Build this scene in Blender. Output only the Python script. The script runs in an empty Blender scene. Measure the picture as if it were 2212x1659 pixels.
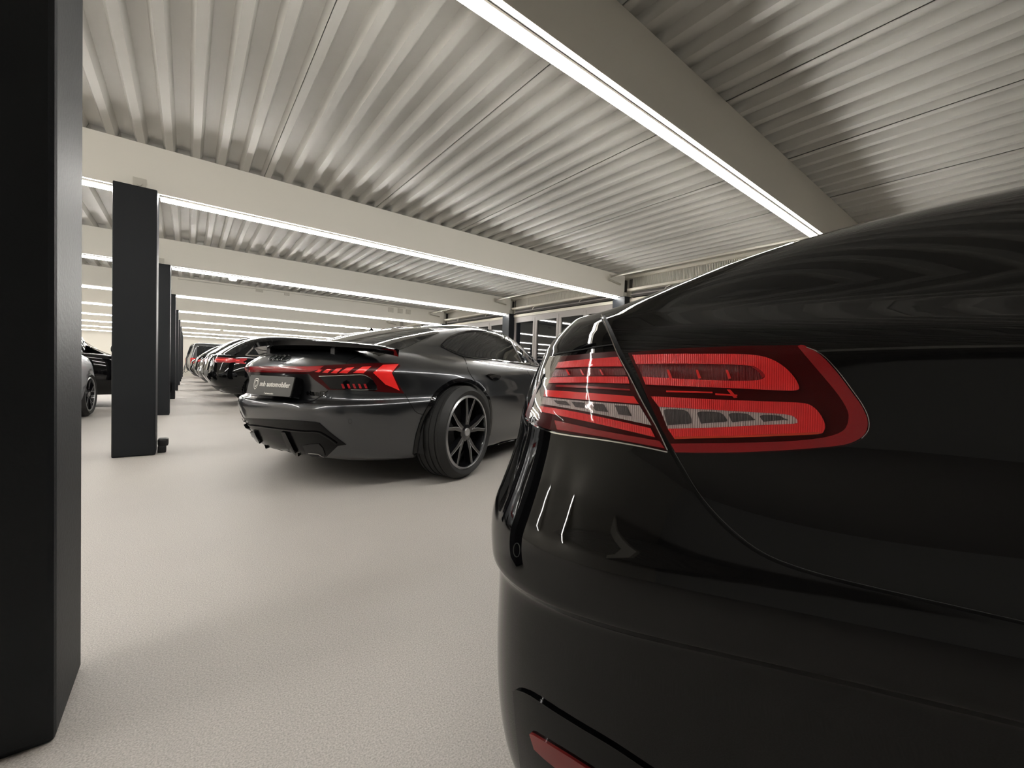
import bpy, bmesh, math, random
from mathutils import Vector, Matrix
from mathutils.bvhtree import BVHTree
from mathutils.geometry import tessellate_polygon
random.seed(7)
SC = bpy.context.scene
COL = SC.collection
PI = math.pi

# ------------------------------------------------------------------ camera
IMG_W, IMG_H, FPX, CAM_H = 2212, 1659, 891.26, 0.87
RGT = Vector((0.7862, -0.6171, 0.0322)); DWN = Vector((0.0080, -0.0418, -0.9991)); FWD = Vector((0.6180, 0.7858, -0.0278))
FWD.normalize(); RGT = (RGT - FWD * RGT.dot(FWD)).normalized(); DWN = FWD.cross(RGT)
if DWN.z > 0: DWN = -DWN
CAM = Vector((0, 0, CAM_H))
cd = bpy.data.cameras.new('camera'); cam = bpy.data.objects.new('camera', cd); COL.objects.link(cam)
cd.sensor_width = 36.0; cd.lens = FPX / IMG_W * 36.0; cd.clip_start = 0.02; cd.clip_end = 200
mw = Matrix((RGT, -DWN, -FWD)).transposed().to_4x4(); mw.translation = CAM
cam.matrix_world = mw
SC.camera = cam
def pixel_ray(x, y):
    return (FWD * FPX + RGT * (x - IMG_W / 2) + DWN * (y - IMG_H / 2)).normalized()

# ------------------------------------------------------------------ world, exposure
wd = bpy.data.worlds.new('world'); SC.world = wd; wd.use_nodes = True
wd.node_tree.nodes['Background'].inputs[0].default_value = (0.02, 0.022, 0.03, 1)
wd.node_tree.nodes['Background'].inputs[1].default_value = 0.3
SC.view_settings.view_transform = 'Standard'; SC.view_settings.look = 'None'
SC.view_settings.exposure = 0.0; SC.view_settings.gamma = 1.0; SC.view_settings.use_curve_mapping = False
try:
    SC.cycles.use_denoising = True
    SC.cycles.caustics_reflective = False; SC.cycles.caustics_refractive = False
    SC.cycles.max_bounces = 8; SC.cycles.diffuse_bounces = 4; SC.cycles.glossy_bounces = 4
    SC.cycles.transparent_max_bounces = 12
except Exception: pass
LED_STRENGTH = 78.0

# ------------------------------------------------------------------ materials
def new_mat(name):
    m = bpy.data.materials.new(name); m.use_nodes = True
    return m, m.node_tree.nodes, m.node_tree.links, m.node_tree.nodes['Principled BSDF']
def pbr(name, col, rough=0.5, metal=0.0, coat=0.0, coat_rough=0.03, spec=0.5, bump=None, vary=None, trans=0.0, ior=1.45):
    m, N, L, b = new_mat(name)
    b.inputs['Base Color'].default_value = (*col, 1); b.inputs['Roughness'].default_value = rough
    b.inputs['Metallic'].default_value = metal; b.inputs['Coat Weight'].default_value = coat
    b.inputs['Coat Roughness'].default_value = coat_rough; b.inputs['Specular IOR Level'].default_value = spec
    b.inputs['Transmission Weight'].default_value = trans; b.inputs['IOR'].default_value = ior
    tc = N.new('ShaderNodeTexCoord')
    if vary:
        n = N.new('ShaderNodeTexNoise'); n.inputs['Scale'].default_value = vary[0]; n.inputs['Detail'].default_value = 4
        L.new(tc.outputs['Object'], n.inputs['Vector'])
        mx = N.new('ShaderNodeMix'); mx.data_type = 'RGBA'
        mx.inputs['A'].default_value = (*[c * (1 - vary[1]) for c in col], 1); mx.inputs['B'].default_value = (*[min(1, c * (1 + vary[1])) for c in col], 1)
        L.new(n.outputs['Fac'], mx.inputs['Factor']); L.new(mx.outputs['Result'], b.inputs['Base Color'])
    if bump:
        n = N.new('ShaderNodeTexNoise'); n.inputs['Scale'].default_value = bump[0]; n.inputs['Detail'].default_value = 3
        L.new(tc.outputs['Object'], n.inputs['Vector'])
        bp = N.new('ShaderNodeBump'); bp.inputs['Strength'].default_value = bump[1]; bp.inputs['Distance'].default_value = bump[2]
        L.new(n.outputs['Fac'], bp.inputs['Height']); L.new(bp.outputs['Normal'], b.inputs['Normal'])
    return m
def emit(name, col, s):
    m, N, L, b = new_mat(name)
    b.inputs['Base Color'].default_value = (*col, 1)
    b.inputs['Emission Color'].default_value = (*col, 1); b.inputs['Emission Strength'].default_value = s
    return m
def clear_lens(name, tint, gloss=0.05):
    m, N, L, b = new_mat(name)
    out = N['Material Output']
    tr = N.new('ShaderNodeBsdfTransparent'); tr.inputs[0].default_value = (*tint, 1)
    gl = N.new('ShaderNodeBsdfGlossy'); gl.inputs['Roughness'].default_value = 0.02
    fr = N.new('ShaderNodeFresnel'); fr.inputs[0].default_value = 1.2
    mx = N.new('ShaderNodeMixShader')
    L.new(fr.outputs[0], mx.inputs[0]); L.new(tr.outputs[0], mx.inputs[1]); L.new(gl.outputs[0], mx.inputs[2])
    L.new(mx.outputs[0], out.inputs['Surface'])
    return m
def ribbed(name, col, rough, axis, scale, strength, dist=0.002):
    m = pbr(name, col, rough, spec=0.5, coat=0.6)
    N, L = m.node_tree.nodes, m.node_tree.links
    tc = N.new('ShaderNodeTexCoord'); w = N.new('ShaderNodeTexWave'); w.bands_direction = axis
    w.inputs['Scale'].default_value = scale; L.new(tc.outputs['Object'], w.inputs['Vector'])
    bp = N.new('ShaderNodeBump'); bp.inputs['Strength'].default_value = strength; bp.inputs['Distance'].default_value = dist
    L.new(w.outputs['Fac'], bp.inputs['Height']); L.new(bp.outputs['Normal'], N['Principled BSDF'].inputs['Normal'])
    return m

def floor_mat():
    m, N, L, b = new_mat('floor_quartz_screed')
    tc = N.new('ShaderNodeTexCoord')
    n1 = N.new('ShaderNodeTexNoise'); n1.inputs['Scale'].default_value = 240; n1.inputs['Detail'].default_value = 3
    n2 = N.new('ShaderNodeTexNoise'); n2.inputs['Scale'].default_value = 0.9; n2.inputs['Detail'].default_value = 5
    n3 = N.new('ShaderNodeTexVoronoi'); n3.inputs['Scale'].default_value = 1.6
    for n in (n1, n2, n3): L.new(tc.outputs['Object'], n.inputs['Vector'])
    r1 = N.new('ShaderNodeValToRGB'); r1.color_ramp.elements[0].position = 0.3; r1.color_ramp.elements[1].position = 0.7
    r1.color_ramp.elements[0].color = (0.345, 0.322, 0.296, 1); r1.color_ramp.elements[1].color = (0.60, 0.567, 0.528, 1)
    L.new(n1.outputs['Fac'], r1.inputs['Fac'])
    mx = N.new('ShaderNodeMix'); mx.data_type = 'RGBA'; mx.blend_type = 'MULTIPLY'; mx.inputs['Factor'].default_value = 1
    r2 = N.new('ShaderNodeValToRGB'); r2.color_ramp.elements[0].position = 0.3; r2.color_ramp.elements[1].position = 0.7
    r2.color_ramp.elements[0].color = (0.92, 0.92, 0.93, 1); r2.color_ramp.elements[1].color = (1, 1, 1, 1)
    L.new(n2.outputs['Fac'], r2.inputs['Fac']); L.new(r1.outputs['Color'], mx.inputs['A']); L.new(r2.outputs['Color'], mx.inputs['B'])
    # scattered tiny dark specks
    ls = N.new('ShaderNodeMath'); ls.operation = 'LESS_THAN'; ls.inputs[1].default_value = 0.006
    L.new(n3.outputs['Distance'], ls.inputs[0])
    mk = N.new('ShaderNodeMix'); mk.data_type = 'RGBA'; mk.inputs['B'].default_value = (0.1, 0.09, 0.08, 1)
    L.new(ls.outputs[0], mk.inputs['Factor']); L.new(mx.outputs['Result'], mk.inputs['A'])
    L.new(mk.outputs['Result'], b.inputs['Base Color'])
    b.inputs['Roughness'].default_value = 0.55; b.inputs['Specular IOR Level'].default_value = 0.35
    bp = N.new('ShaderNodeBump'); bp.inputs['Strength'].default_value = 0.5; bp.inputs['Distance'].default_value = 0.002
    L.new(n1.outputs['Fac'], bp.inputs['Height']); L.new(bp.outputs['Normal'], b.inputs['Normal'])
    return m

MAT = {
 'floor': floor_mat(),
 'deck': pbr('deck_white_sheet', (0.58, 0.567, 0.53), 0.55, vary=(3, 0.05), bump=(60, 0.1, 0.002)),
 'beam': pbr('beam_cream_paint', (0.84, 0.81, 0.735), 0.6, bump=(150, 0.12, 0.002)),
 'column': pbr('column_charcoal_paint', (0.010, 0.0118, 0.0145), 0.55, spec=0.33, bump=(90, 0.25, 0.003)),
 'wall': pbr('wall_white_panel', (0.72, 0.69, 0.62), 0.6, bump=(40, 0.08, 0.002)),
 'wall_back': pbr('wall_back_grey', (0.36, 0.355, 0.34), 0.7, bump=(40, 0.1, 0.002)),
 'wall_dark': pbr('wall_dark_paint', (0.03, 0.032, 0.036), 0.7, bump=(40, 0.1, 0.002)),
 'cream': pbr('fascia_cream_metal', (0.66, 0.62, 0.53), 0.5, bump=(80, 0.1, 0.002)),
 'rib': pbr('vent_rib_metal', (0.62, 0.59, 0.52), 0.5),
 'vent_dark': pbr('vent_dark_back', (0.05, 0.045, 0.04), 0.7),
 'frame': pbr('window_frame_taupe', (0.26, 0.235, 0.22), 0.45),
 'pane': pbr('window_pane_night_glass', (0.006, 0.007, 0.009), 0.02, spec=0.9),
 'led': emit('led_diffuser_glow', (1.0, 0.972, 0.925), LED_STRENGTH),
 'profile': pbr('lamp_profile_white', (0.8, 0.78, 0.74), 0.4),
 'black': pbr('paint_black_gloss', (0.0022, 0.0022, 0.0025), 0.025, spec=0.5),
 'grey': pbr('paint_graphite_metallic', (0.058, 0.061, 0.066), 0.28, metal=0.9, coat=1.0, coat_rough=0.015),
 'slate': pbr('paint_dark_slate', (0.045, 0.047, 0.048), 0.35, metal=0.4, coat=1.0, coat_rough=0.02),
 'silver': pbr('paint_silver_grey', (0.60, 0.62, 0.65), 0.34, metal=0.5, coat=1.0, coat_rough=0.02),
 'trim': pbr('trim_gloss_black', (0.003, 0.003, 0.0035), 0.06, spec=0.4),
 'matt': pbr('trim_satin_black', (0.010, 0.010, 0.011), 0.5),
 'insert': pbr('insert_dark_plastic', (0.0025, 0.0025, 0.003), 0.22, spec=0.18),
 'gap': pbr('shut_line_dark', (0.002, 0.002, 0.002), 0.6, spec=0.2),
 'glass': pbr('tinted_car_glass', (0.006, 0.007, 0.008), 0.015, spec=0.7),
 'rubber': pbr('tyre_rubber', (0.012, 0.012, 0.012), 0.62, bump=(60, 0.2, 0.002)),
 'rim_black': pbr('wheel_gloss_black', (0.006, 0.006, 0.007), 0.15, coat=0.5),
 'rim_cut': pbr('wheel_cut_silver', (0.42, 0.42, 0.43), 0.3, metal=0.9),
 'chrome': pbr('chrome_trim', (0.75, 0.74, 0.72), 0.08, metal=1.0),
 'lamp_dark': pbr('lamp_dark_red', (0.045, 0.0016, 0.0022), 0.3, spec=0.2),
 'lamp_mid': pbr('lamp_mid_red', (0.28, 0.008, 0.012), 0.25, coat=0.5),
 'lamp_red': ribbed('lamp_ribbed_red', (0.78, 0.02, 0.022), 0.3, 'X', 140, 0.25),
 'lamp_bright': pbr('lamp_bright_red', (0.80, 0.022, 0.02), 0.3, coat=0.5),
 'lamp_clear': ribbed('lamp_clear_reflector', (0.52, 0.5, 0.48), 0.18, 'X', 120, 0.5),
 'lamp_cell': ribbed('lamp_dark_cell', (0.10, 0.10, 0.10), 0.2, 'X', 200, 0.8),
 'lamp_cell_red': ribbed('lamp_red_cell', (0.16, 0.006, 0.008), 0.2, 'X', 200, 0.6),
 'lens': clear_lens('lamp_lens_cover', (0.97, 0.90, 0.90)),
 'orange': pbr('lamp_amber_red', (0.65, 0.06, 0.02), 0.3, coat=0.5),
 'reflector': pbr('reflector_deep_red', (0.16, 0.012, 0.012), 0.3, coat=0.6),
 'plate': pbr('plate_dark_grey', (0.055, 0.053, 0.048), 0.5),
 'print': pbr('plate_print_white', (0.72, 0.70, 0.66), 0.5),
 'badge_red': pbr('badge_red', (0.35, 0.02, 0.03), 0.35),
 'white_plastic': pbr('white_plastic', (0.72, 0.70, 0.66), 0.4),
 'steel': pbr('painted_bracket', (0.62, 0.59, 0.52), 0.5),
 'cable': pbr('cable_grey', (0.10, 0.10, 0.10), 0.5),
}

# ------------------------------------------------------------------ helpers
def link(name, me, mat=None, parent=None, smooth=False):
    if mat is not None: me.materials.append(MAT[mat] if isinstance(mat, str) else mat)
    o = bpy.data.objects.new(name, me); COL.objects.link(o)
    if parent: o.parent = parent
    if smooth:
        for p in me.polygons: p.use_smooth = True
    return o
def mesh_of(bm, name='m'):
    bmesh.ops.recalc_face_normals(bm, faces=bm.faces)
    me = bpy.data.meshes.new(name); bm.to_mesh(me); bm.free(); return me
def box(bm, x0, x1, y0, y1, z0, z1, bevel=0.0):
    r = bmesh.ops.create_cube(bm, size=1)
    for v in r['verts']:
        v.co = Vector(((x0 + x1) / 2 + v.co.x * (x1 - x0), (y0 + y1) / 2 + v.co.y * (y1 - y0), (z0 + z1) / 2 + v.co.z * (z1 - z0)))
    if bevel:
        es = list({e for v in r['verts'] for e in v.link_edges})
        bmesh.ops.bevel(bm, geom=es, offset=bevel, segments=2, profile=0.6, affect='EDGES')
def box_obj(name, mat, parent, *a, bevel=0.0):
    bm = bmesh.new(); box(bm, *a, bevel=bevel); return link(name, mesh_of(bm), mat, parent)
def tube(bm, pts, r, seg=8):
    pts = [Vector(p) for p in pts]; rings = []
    for i, p in enumerate(pts):
        d = (pts[min(i + 1, len(pts) - 1)] - pts[max(i - 1, 0)]).normalized()
        a = d.orthogonal().normalized() if i == 0 else (rings_a - d * rings_a.dot(d)).normalized()
        rings_a = a; b = d.cross(a)
        rings.append([bm.verts.new(p + (a * math.cos(2 * PI * k / seg) + b * math.sin(2 * PI * k / seg)) * r) for k in range(seg)])
    for i in range(len(rings) - 1):
        for k in range(seg):
            bm.faces.new((rings[i][k], rings[i][(k + 1) % seg], rings[i + 1][(k + 1) % seg], rings[i + 1][k]))
    bm.faces.new(rings[0]); bm.faces.new(rings[-1])
def lathe(bm, prof, axis='Y', seg=48, center=(0, 0, 0), closed=False):
    """prof: list of (radius, along axis)"""
    c = Vector(center); rings = []
    for r, a in prof:
        ring = []
        for k in range(seg):
            t = 2 * PI * k / seg
            if axis == 'Y': p = Vector((r * math.cos(t), a, r * math.sin(t)))
            elif axis == 'Z': p = Vector((r * math.cos(t), r * math.sin(t), a))
            else: p = Vector((a, r * math.cos(t), r * math.sin(t)))
            ring.append(bm.verts.new(c + p))
        rings.append(ring)
    n = len(rings)
    for i in range(n if closed else n - 1):
        A, B = rings[i], rings[(i + 1) % n]
        for k in range(seg):
            bm.faces.new((A[k], A[(k + 1) % seg], B[(k + 1) % seg], B[k]))
    if not closed:
        bm.faces.new(rings[0]); bm.faces.new(rings[-1])
def empty(name, loc=(0, 0, 0), rz=0.0):
    o = bpy.data.objects.new(name, None); COL.objects.link(o); o.location = loc; o.rotation_euler = (0, 0, rz)
    o.empty_display_size = 0.1
    return o
def tag(o, label, cat, group=None):
    o['label'] = label; o['category'] = cat
    if group: o['group'] = group
    return o
def struct(o, label=None):
    o['kind'] = 'structure'
    if label: o['label'] = label
    return o
ORD = ['first', 'second', 'third', 'fourth', 'fifth', 'sixth', 'seventh', 'eighth', 'ninth', 'tenth', 'eleventh']

# ------------------------------------------------------------------ hall dimensions
BAY = 3.67
COL_Y0, COL_X0, COL_X1, COL_D = 1.342, -0.527, -0.230, 0.295
BEAM_Y0, BEAM_W = 1.452, 0.116
BEAM_Z, RIB_Z, RIB_TOP = 2.427, 2.850, 2.915
XL, XR = -8.2, 6.95
Y_BACK, Y_FAR = -5.0, 33.7
NB = 9

# floor
bm = bmesh.new(); box(bm, XL - .3, XR + .4, Y_BACK - .3, Y_FAR + .3, -0.2, 0.0)
struct(link('floor', mesh_of(bm), 'floor'), 'light warm grey speckled screed floor')

# ceiling: slab above, trapezoidal steel deck sheets below it, one run per bay
bm = bmesh.new(); box(bm, XL - .3, XR + .4, Y_BACK - .3, Y_FAR + .3, RIB_TOP + 0.02, RIB_TOP + 0.2)
ceiling = struct(link('ceiling', mesh_of(bm), 'deck'), 'white trapezoidal steel deck ceiling')
PITCH, NRIB = 0.199, 6
def deck_sheet(y0, y1):
    bm = bmesh.new(); prof = []
    for i in range(NRIB):
        x = i * PITCH
        prof += [(x, RIB_Z), (x + 0.054, RIB_Z), (x + 0.079, RIB_TOP), (x + 0.174, RIB_TOP)]
    prof.append((NRIB * PITCH - 0.003, RIB_Z + 0.007))
    t = 0.004
    rows = [[bm.verts.new((x, y, z + dz)) for x, z in prof] for y, dz in ((y0, 0), (y1, 0), (y1, t), (y0, t))]
    for a in range(4):
        A, B = rows[a], rows[(a + 1) % 4]
        for i in range(len(prof) - 1): bm.faces.new((A[i], A[i + 1], B[i + 1], B[i]))
    return mesh_of(bm)
deck_me = deck_sheet(0, BAY - 0.004); deck_me.materials.append(MAT['deck'])
nx = int((XR - 0.1 - XL) / (PITCH * NRIB)) + 1
X_DECK = -0.575 - PITCH * NRIB * int((-0.575 - XL) / (PITCH * NRIB))
for k in range(-2, NB):
    for i in range(nx):
        x = X_DECK + i * PITCH * NRIB
        if x + PITCH * NRIB > XR + 0.3: continue
        o = bpy.data.objects.new('deck_sheet', deck_me); COL.objects.link(o); o.parent = ceiling
        o.location = (x + (0.0015 if k % 2 else 0), BEAM_Y0 + 0.06 + k * BAY, 0.0)

# walls
struct(box_obj('wall_left', 'wall', None, XL - .25, XL, Y_BACK - .25, Y_FAR + .25, 0, RIB_TOP + 0.02))
struct(box_obj('wall_back', 'wall_back', None, XL, XR + .1, Y_BACK - .25, Y_BACK, 0, RIB_TOP + 0.02))
wf = struct(box_obj('wall_far', 'wall', None, XL, XR + .3, Y_FAR, Y_FAR + .25, 0, RIB_TOP + 0.02), 'white panelled end wall')
for i in range(14):
    x = -3.0 + i * 0.6
    box_obj('panel', 'wall', wf, x + 0.004, x + 0.596, Y_FAR - 0.02, Y_FAR + 0.01, 0.08, 2.3)
box_obj('corner_trim', 'wall', wf, -0.62, -0.5, Y_FAR - 0.06, Y_FAR, 0, 2.36)
box_obj('top_trim', 'wall', wf, -0.62, 5.5, Y_FAR - 0.05, Y_FAR, 2.30, 2.36)

# columns, beams and strip lamps
def column(k, x0, x1, label, group, rough_base=False):
    y0 = COL_Y0 + k * BAY
    e = empty('steel_column', ((x0 + x1) / 2, y0 + COL_D / 2, 0)); w = (x1 - x0) / 2; d = COL_D / 2
    box_obj('shaft', 'column', e, -w, w, -d, d, 0.0, BEAM_Z - 0.002, bevel=0.012)
    # cap plate with bolt on the near face of the beam
    if k >= 0:
        cx = 0.02
        p = box_obj('bracket_plate', 'steel', e, cx - 0.045, cx + 0.045, -d + BEAM_Y0 - COL_Y0 - 0.012, -d + BEAM_Y0 - COL_Y0 - 0.0005, BEAM_Z - 0.03, BEAM_Z + 0.1)
        bm = bmesh.new(); lathe(bm, [(0.017, -0.012), (0.017, 0.0)], 'Y', 12, (cx, -d + BEAM_Y0 - COL_Y0 - 0.012, BEAM_Z + 0.045))
        link('bolt', mesh_of(bm), 'steel', p)
    return tag(e, label, 'column', group)
for k in range(NB):
    lab = ('large charcoal column at the left edge, nearest the camera' if k == 0 else
           'charcoal square column with bolted bracket, second in the aisle row' if k == 1 else
           f'charcoal square column, {ORD[k]} from the camera in the aisle row')
    column(k, COL_X0, COL_X1, lab, 'charcoal columns along the aisle')
XC = 6.66
for k in range(-1, NB):
    if k < 0: continue
    column(k, XC, XC + 0.24, f'charcoal column by the window wall, under the {ORD[k]} beam', 'charcoal columns by the window wall')

for k in range(-1, NB):
    y0 = BEAM_Y0 + k * BAY; y1 = y0 + BEAM_W; ym = (y0 + y1) / 2
    e = empty('ceiling_beam', (0, ym, 0)); h = BEAM_W / 2
    box_obj('web', 'beam', e, XL, XC + 0.12, -h, h, BEAM_Z + 0.012, RIB_Z - 0.002)
    box_obj('flange', 'beam', e, XL, XC + 0.12, -h - 0.001, h + 0.001, BEAM_Z, BEAM_Z + 0.012, bevel=0.002)
    tag(e, f'cream painted steel ceiling beam, {ORD[k]} from the camera' if k >= 0 else 'cream ceiling beam behind the camera', 'beam', 'cream ceiling beams')
    if k == -1: continue
    for side, (a, b) in (('left', (XL + .3, COL_X0 - 0.01)), ('right', (COL_X1 + 0.012, XC - 0.02))):
        segs = [(a, b)]
        if k == 6 and side == 'right': segs = [(a, 1.15), (1.3, b)]
        for si, (s0, s1) in enumerate(segs):
            l = empty('strip_lamp', ((s0 + s1) / 2, ym, BEAM_Z)); hw = (s1 - s0) / 2
            box_obj('profile', 'profile', l, -hw, hw, -0.023, 0.023, -0.016, -0.0005)
            box_obj('dark_gap_strip', 'vent_dark', l, -hw, hw, -0.026, 0.026, -0.0035, -0.0007)  # dark strip added for the dark gap between lamp and flange
            box_obj('diffuser', 'led', l, -hw + 0.004, hw - 0.004, -0.019, 0.019, -0.046, -0.0142, bevel=0.005)
            extra = '' if len(segs) == 1 else (', short piece' if si == 0 else ', long piece')
            tag(l, f'glowing white strip lamp under the {ORD[k] if k >= 0 else "rear"} beam, {side} of the aisle columns{extra}', 'strip lamp', 'strip lamps under the beams')

# ------------------------------------------------------------------ window wall on the right
WX = 6.86
wr = struct(box_obj('wall_right', 'cream', None, WX + 0.12, WX + 0.35, Y_BACK - .25, Y_FAR + .25, 2.36, RIB_TOP + 0.02), 'cream fascia wall above the windows')
struct(box_obj('baseboard_right', 'wall_dark', None, WX + 0.02, WX + 0.3, Y_BACK - .25, Y_FAR + .25, 0, 0.10))
for k in range(-2, NB):
    ya, yb = max(COL_Y0 + k * BAY + COL_D, Y_BACK + .05), COL_Y0 + (k + 1) * BAY
    if k == NB - 1: yb = Y_FAR
    # vent panel with upright ribs
    if 0 <= k <= 3 or k == -1:
        bm = bmesh.new(); box(bm, WX + 0.06, WX + 0.12, ya - 0.1, yb + .1, 2.58, 2.80); vp = link('vent_back', mesh_of(bm), 'vent_dark', wr)
        ribm = bmesh.new(); n = int((yb - ya + .1) / 0.027)
        if k == 0 or k == 1:
            bm = bmesh.new(); box(bm, 0, 0.05, 0, 0.014, 2.585, 2.80); rme = mesh_of(bm); rme.materials.append(MAT['rib'])
            for i in range(n):
                o = bpy.data.objects.new('rib', rme); COL.objects.link(o); o.parent = wr; o.location = (WX + 0.012, ya - 0.08 + i * 0.027, 0)
            ribm.free()
        else:
            for i in range(n): box(ribm, WX + 0.012, WX + 0.06, ya - 0.08 + i * 0.027, ya - 0.066 + i * 0.027, 2.585, 2.80)
            ro = link('rib_row', mesh_of(ribm), 'rib', wr); ro['kind'] = 'stuff'
    else:
        box_obj('vent_panel', 'rib', wr, WX + 0.03, WX + 0.12, ya - .1, yb + .1, 2.58, 2.80)
    box_obj('upper_rail', 'cream', wr, WX - 0.03, WX + 0.12, ya - 0.04, yb + 0.04, 2.80, 2.85)
    box_obj('ledge', 'cream', wr, WX - 0.12, WX + 0.12, ya - 0.02, yb + 0.02, 2.535, 2.582, bevel=0.008)
    box_obj('soffit', 'vent_dark', wr, WX + 0.0, WX + 0.12, ya, yb, 2.43, 2.535)
    box_obj('rail_bar', 'frame', wr, WX - 0.03, WX + 0.0, ya, yb, 2.465, 2.485)
    box_obj('header', 'cream', wr, WX - 0.05, WX + 0.12, ya, yb, 2.335, 2.40, bevel=0.006)
    for yy in (ya + 0.9, yb - 0.9):
        bm = bmesh.new(); tube(bm, [(WX - 0.10, yy, 2.53), (WX - 0.06, yy + 0.12, 2.50), (WX - 0.03, yy + 0.16, 2.475)], 0.008, 6); link('hanger', mesh_of(bm), 'steel', wr)
    # conduit pipe above, clipped beside the beams
    pm = bmesh.new(); tube(pm, [(6.2, max(ya - 0.12, Y_BACK + .1), 2.72), (6.2, yb + 0.02, 2.72)], 0.018, 8)
    p = tag(link('conduit_pipe', mesh_of(pm), 'steel', None, True), f'cream conduit pipe near the window wall, bay {("before the first" if k < 0 else "after the " + ORD[k])} beam' if k >= -1 else f'cream conduit pipe near the window wall, {"behind the camera" if k == -2 else "by the back wall"}', 'pipe', 'conduit pipes')
    p['label'] = p['label'].replace('bay ', 'running in the bay ')
    pm = bmesh.new(); tube(pm, [(6.2, yb + 0.03, 2.72), (6.23, yb + 0.06, 2.69), (6.6, yb + 0.07, 2.655)], 0.016, 8); link('elbow', mesh_of(pm), 'steel', p, True)
    pm = bmesh.new(); box(pm, 6.17, 6.23, yb - 0.02, yb + 0.01, 2.695, 2.76); link('clip', mesh_of(pm), 'steel', p)
    # window
    w = empty(f'window_{k + 3}', (WX, (ya + yb) / 2, 0)); struct(w, 'dark aluminium folding glass doors')
    L = (yb - ya) / 2; npan = 4
    box_obj('frame_head', 'frame', w, -0.03, 0.06, -L, L, 2.28, 2.335); box_obj('frame_sill', 'frame', w, -0.03, 0.06, -L, L, 0.0, 0.08)
    pw = 2 * L / npan
    for i in range(npan):
        a = -L + i * pw
        lf = box_obj('pane', 'pane', w, 0.0, 0.012, a + 0.07, a + pw - 0.07, 0.15, 2.20)
        box_obj('stile', 'frame', w, -0.03, 0.035, a + 0.004, a + 0.075, 0.08, 2.28, bevel=0.004)
        box_obj('stile', 'frame', w, -0.03, 0.035, a + pw - 0.075, a + pw - 0.004, 0.08, 2.28, bevel=0.004)
        box_obj('top_rail', 'frame', w, -0.03, 0.035, a + 0.075, a + pw - 0.075, 2.19, 2.28)
        box_obj('bottom_rail', 'frame', w, -0.03, 0.035, a + 0.075, a + pw - 0.075, 0.08, 0.17)
struct(box_obj('wall_outside', 'wall_dark', None, WX + 0.36, WX + 0.4, Y_BACK, Y_FAR, 0, 2.4))

# ------------------------------------------------------------------ small fittings
def dome(loc, label):
    e = empty('smoke_detector', loc)
    bm = bmesh.new(); lathe(bm, [(0.065, 0), (0.065, -0.02), (0.05, -0.045), (0.02, -0.058)], 'Z', 20); link('dome', mesh_of(bm), 'white_plastic', e, True)
    bm = bmesh.new(); lathe(bm, [(0.03, 0.0), (0.03, 0.10)], 'Z', 12); link('stem', mesh_of(bm), 'steel', e)
    tag(e, label, 'detector')
dome((0.62, BEAM_Y0 + 2 * BAY + 0.19, BEAM_Z - 0.03), 'small white dome detector just behind the third strip lamp')
# cable tray line and boxes on the fourth beam
yb4 = BEAM_Y0 + 3 * BAY
bm = bmesh.new(); tube(bm, [(-0.2, yb4 - 0.012, 2.80), (5.4, yb4 - 0.012, 2.80)], 0.008, 6)
tag(link('cable', mesh_of(bm), 'steel', None, True), 'thin cable run along the face of the fourth beam', 'cable')
for x, w_ in ((1.35, 0.16), (2.0, 0.12)):
    e = box_obj('junction_box', 'steel', None, x, x + w_, yb4 - 0.045, yb4 - 0.001, 2.73, 2.79, bevel=0.005)
    tag(e, f'{"wide" if w_ > .15 else "narrow"} cream junction box on the fourth beam', 'junction box')
for i, x in enumerate((4.85, 5.15, 5.42)):
    bm = bmesh.new(); box(bm, x, x + 0.16, yb4 - 0.03, yb4 - 0.001, 2.62, 2.76, bevel=0.006)
    lathe(bm, [(0.02, -0.014), (0.02, 0)], 'Y', 12, (x + 0.08, yb4 - 0.03, 2.66))
    tag(link('pipe_bracket', mesh_of(bm), 'steel', None), f'{["leftmost", "middle", "rightmost"][i]} cream pipe bracket on the fourth beam', 'bracket', 'pipe brackets on the fourth beam')
# charge point on the far wall with cable
e = empty('wall_charger', (0.02, Y_FAR - 0.02, 1.0))
bm = bmesh.new(); lathe(bm, [(0.13, -0.1), (0.16, -0.06), (0.16, 0.0)], 'Y', 20)
bmesh.ops.scale(bm, vec=(0.8, 1, 1.25), verts=bm.verts); link('housing', mesh_of(bm), 'white_plastic', e, True)
for j, (dx, dz) in enumerate(((0.0, -0.95), (0.15, -0.7))):
    bm = bmesh.new(); pts = [(-0.12 + dx * 2.2 * t - 0.22 * math.sin(PI * t), -0.10 - 0.5 * t * (j + .5), -0.15 + dz * math.sin(PI * min(1, t * 0.9)) * 0.9) for t in [i / 14 for i in range(15)]]
    tube(bm, pts, 0.016, 6); link('charging_cable', mesh_of(bm), 'cable', e, True)
tag(e, 'round white wall charger with hanging cable on the end wall', 'charger')
# column foot gadget: small black door stop beside second column
e = empty('floor_stop', (COL_X1 + 0.055, COL_Y0 + BAY + 0.14, 0.0))
bm = bmesh.new(); box(bm, -0.045, 0.035, -0.05, 0.05, 0.062, 0.135, bevel=0.018); link('cap', mesh_of(bm), 'matt', e)
bm = bmesh.new(); box(bm, -0.045, 0.018, -0.045, 0.045, 0.0, 0.066, bevel=0.01); link('foot', mesh_of(bm), 'matt', e)
tag(e, 'small black rubber stop on the floor against the second column', 'rubber stop')

#CARS#

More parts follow.
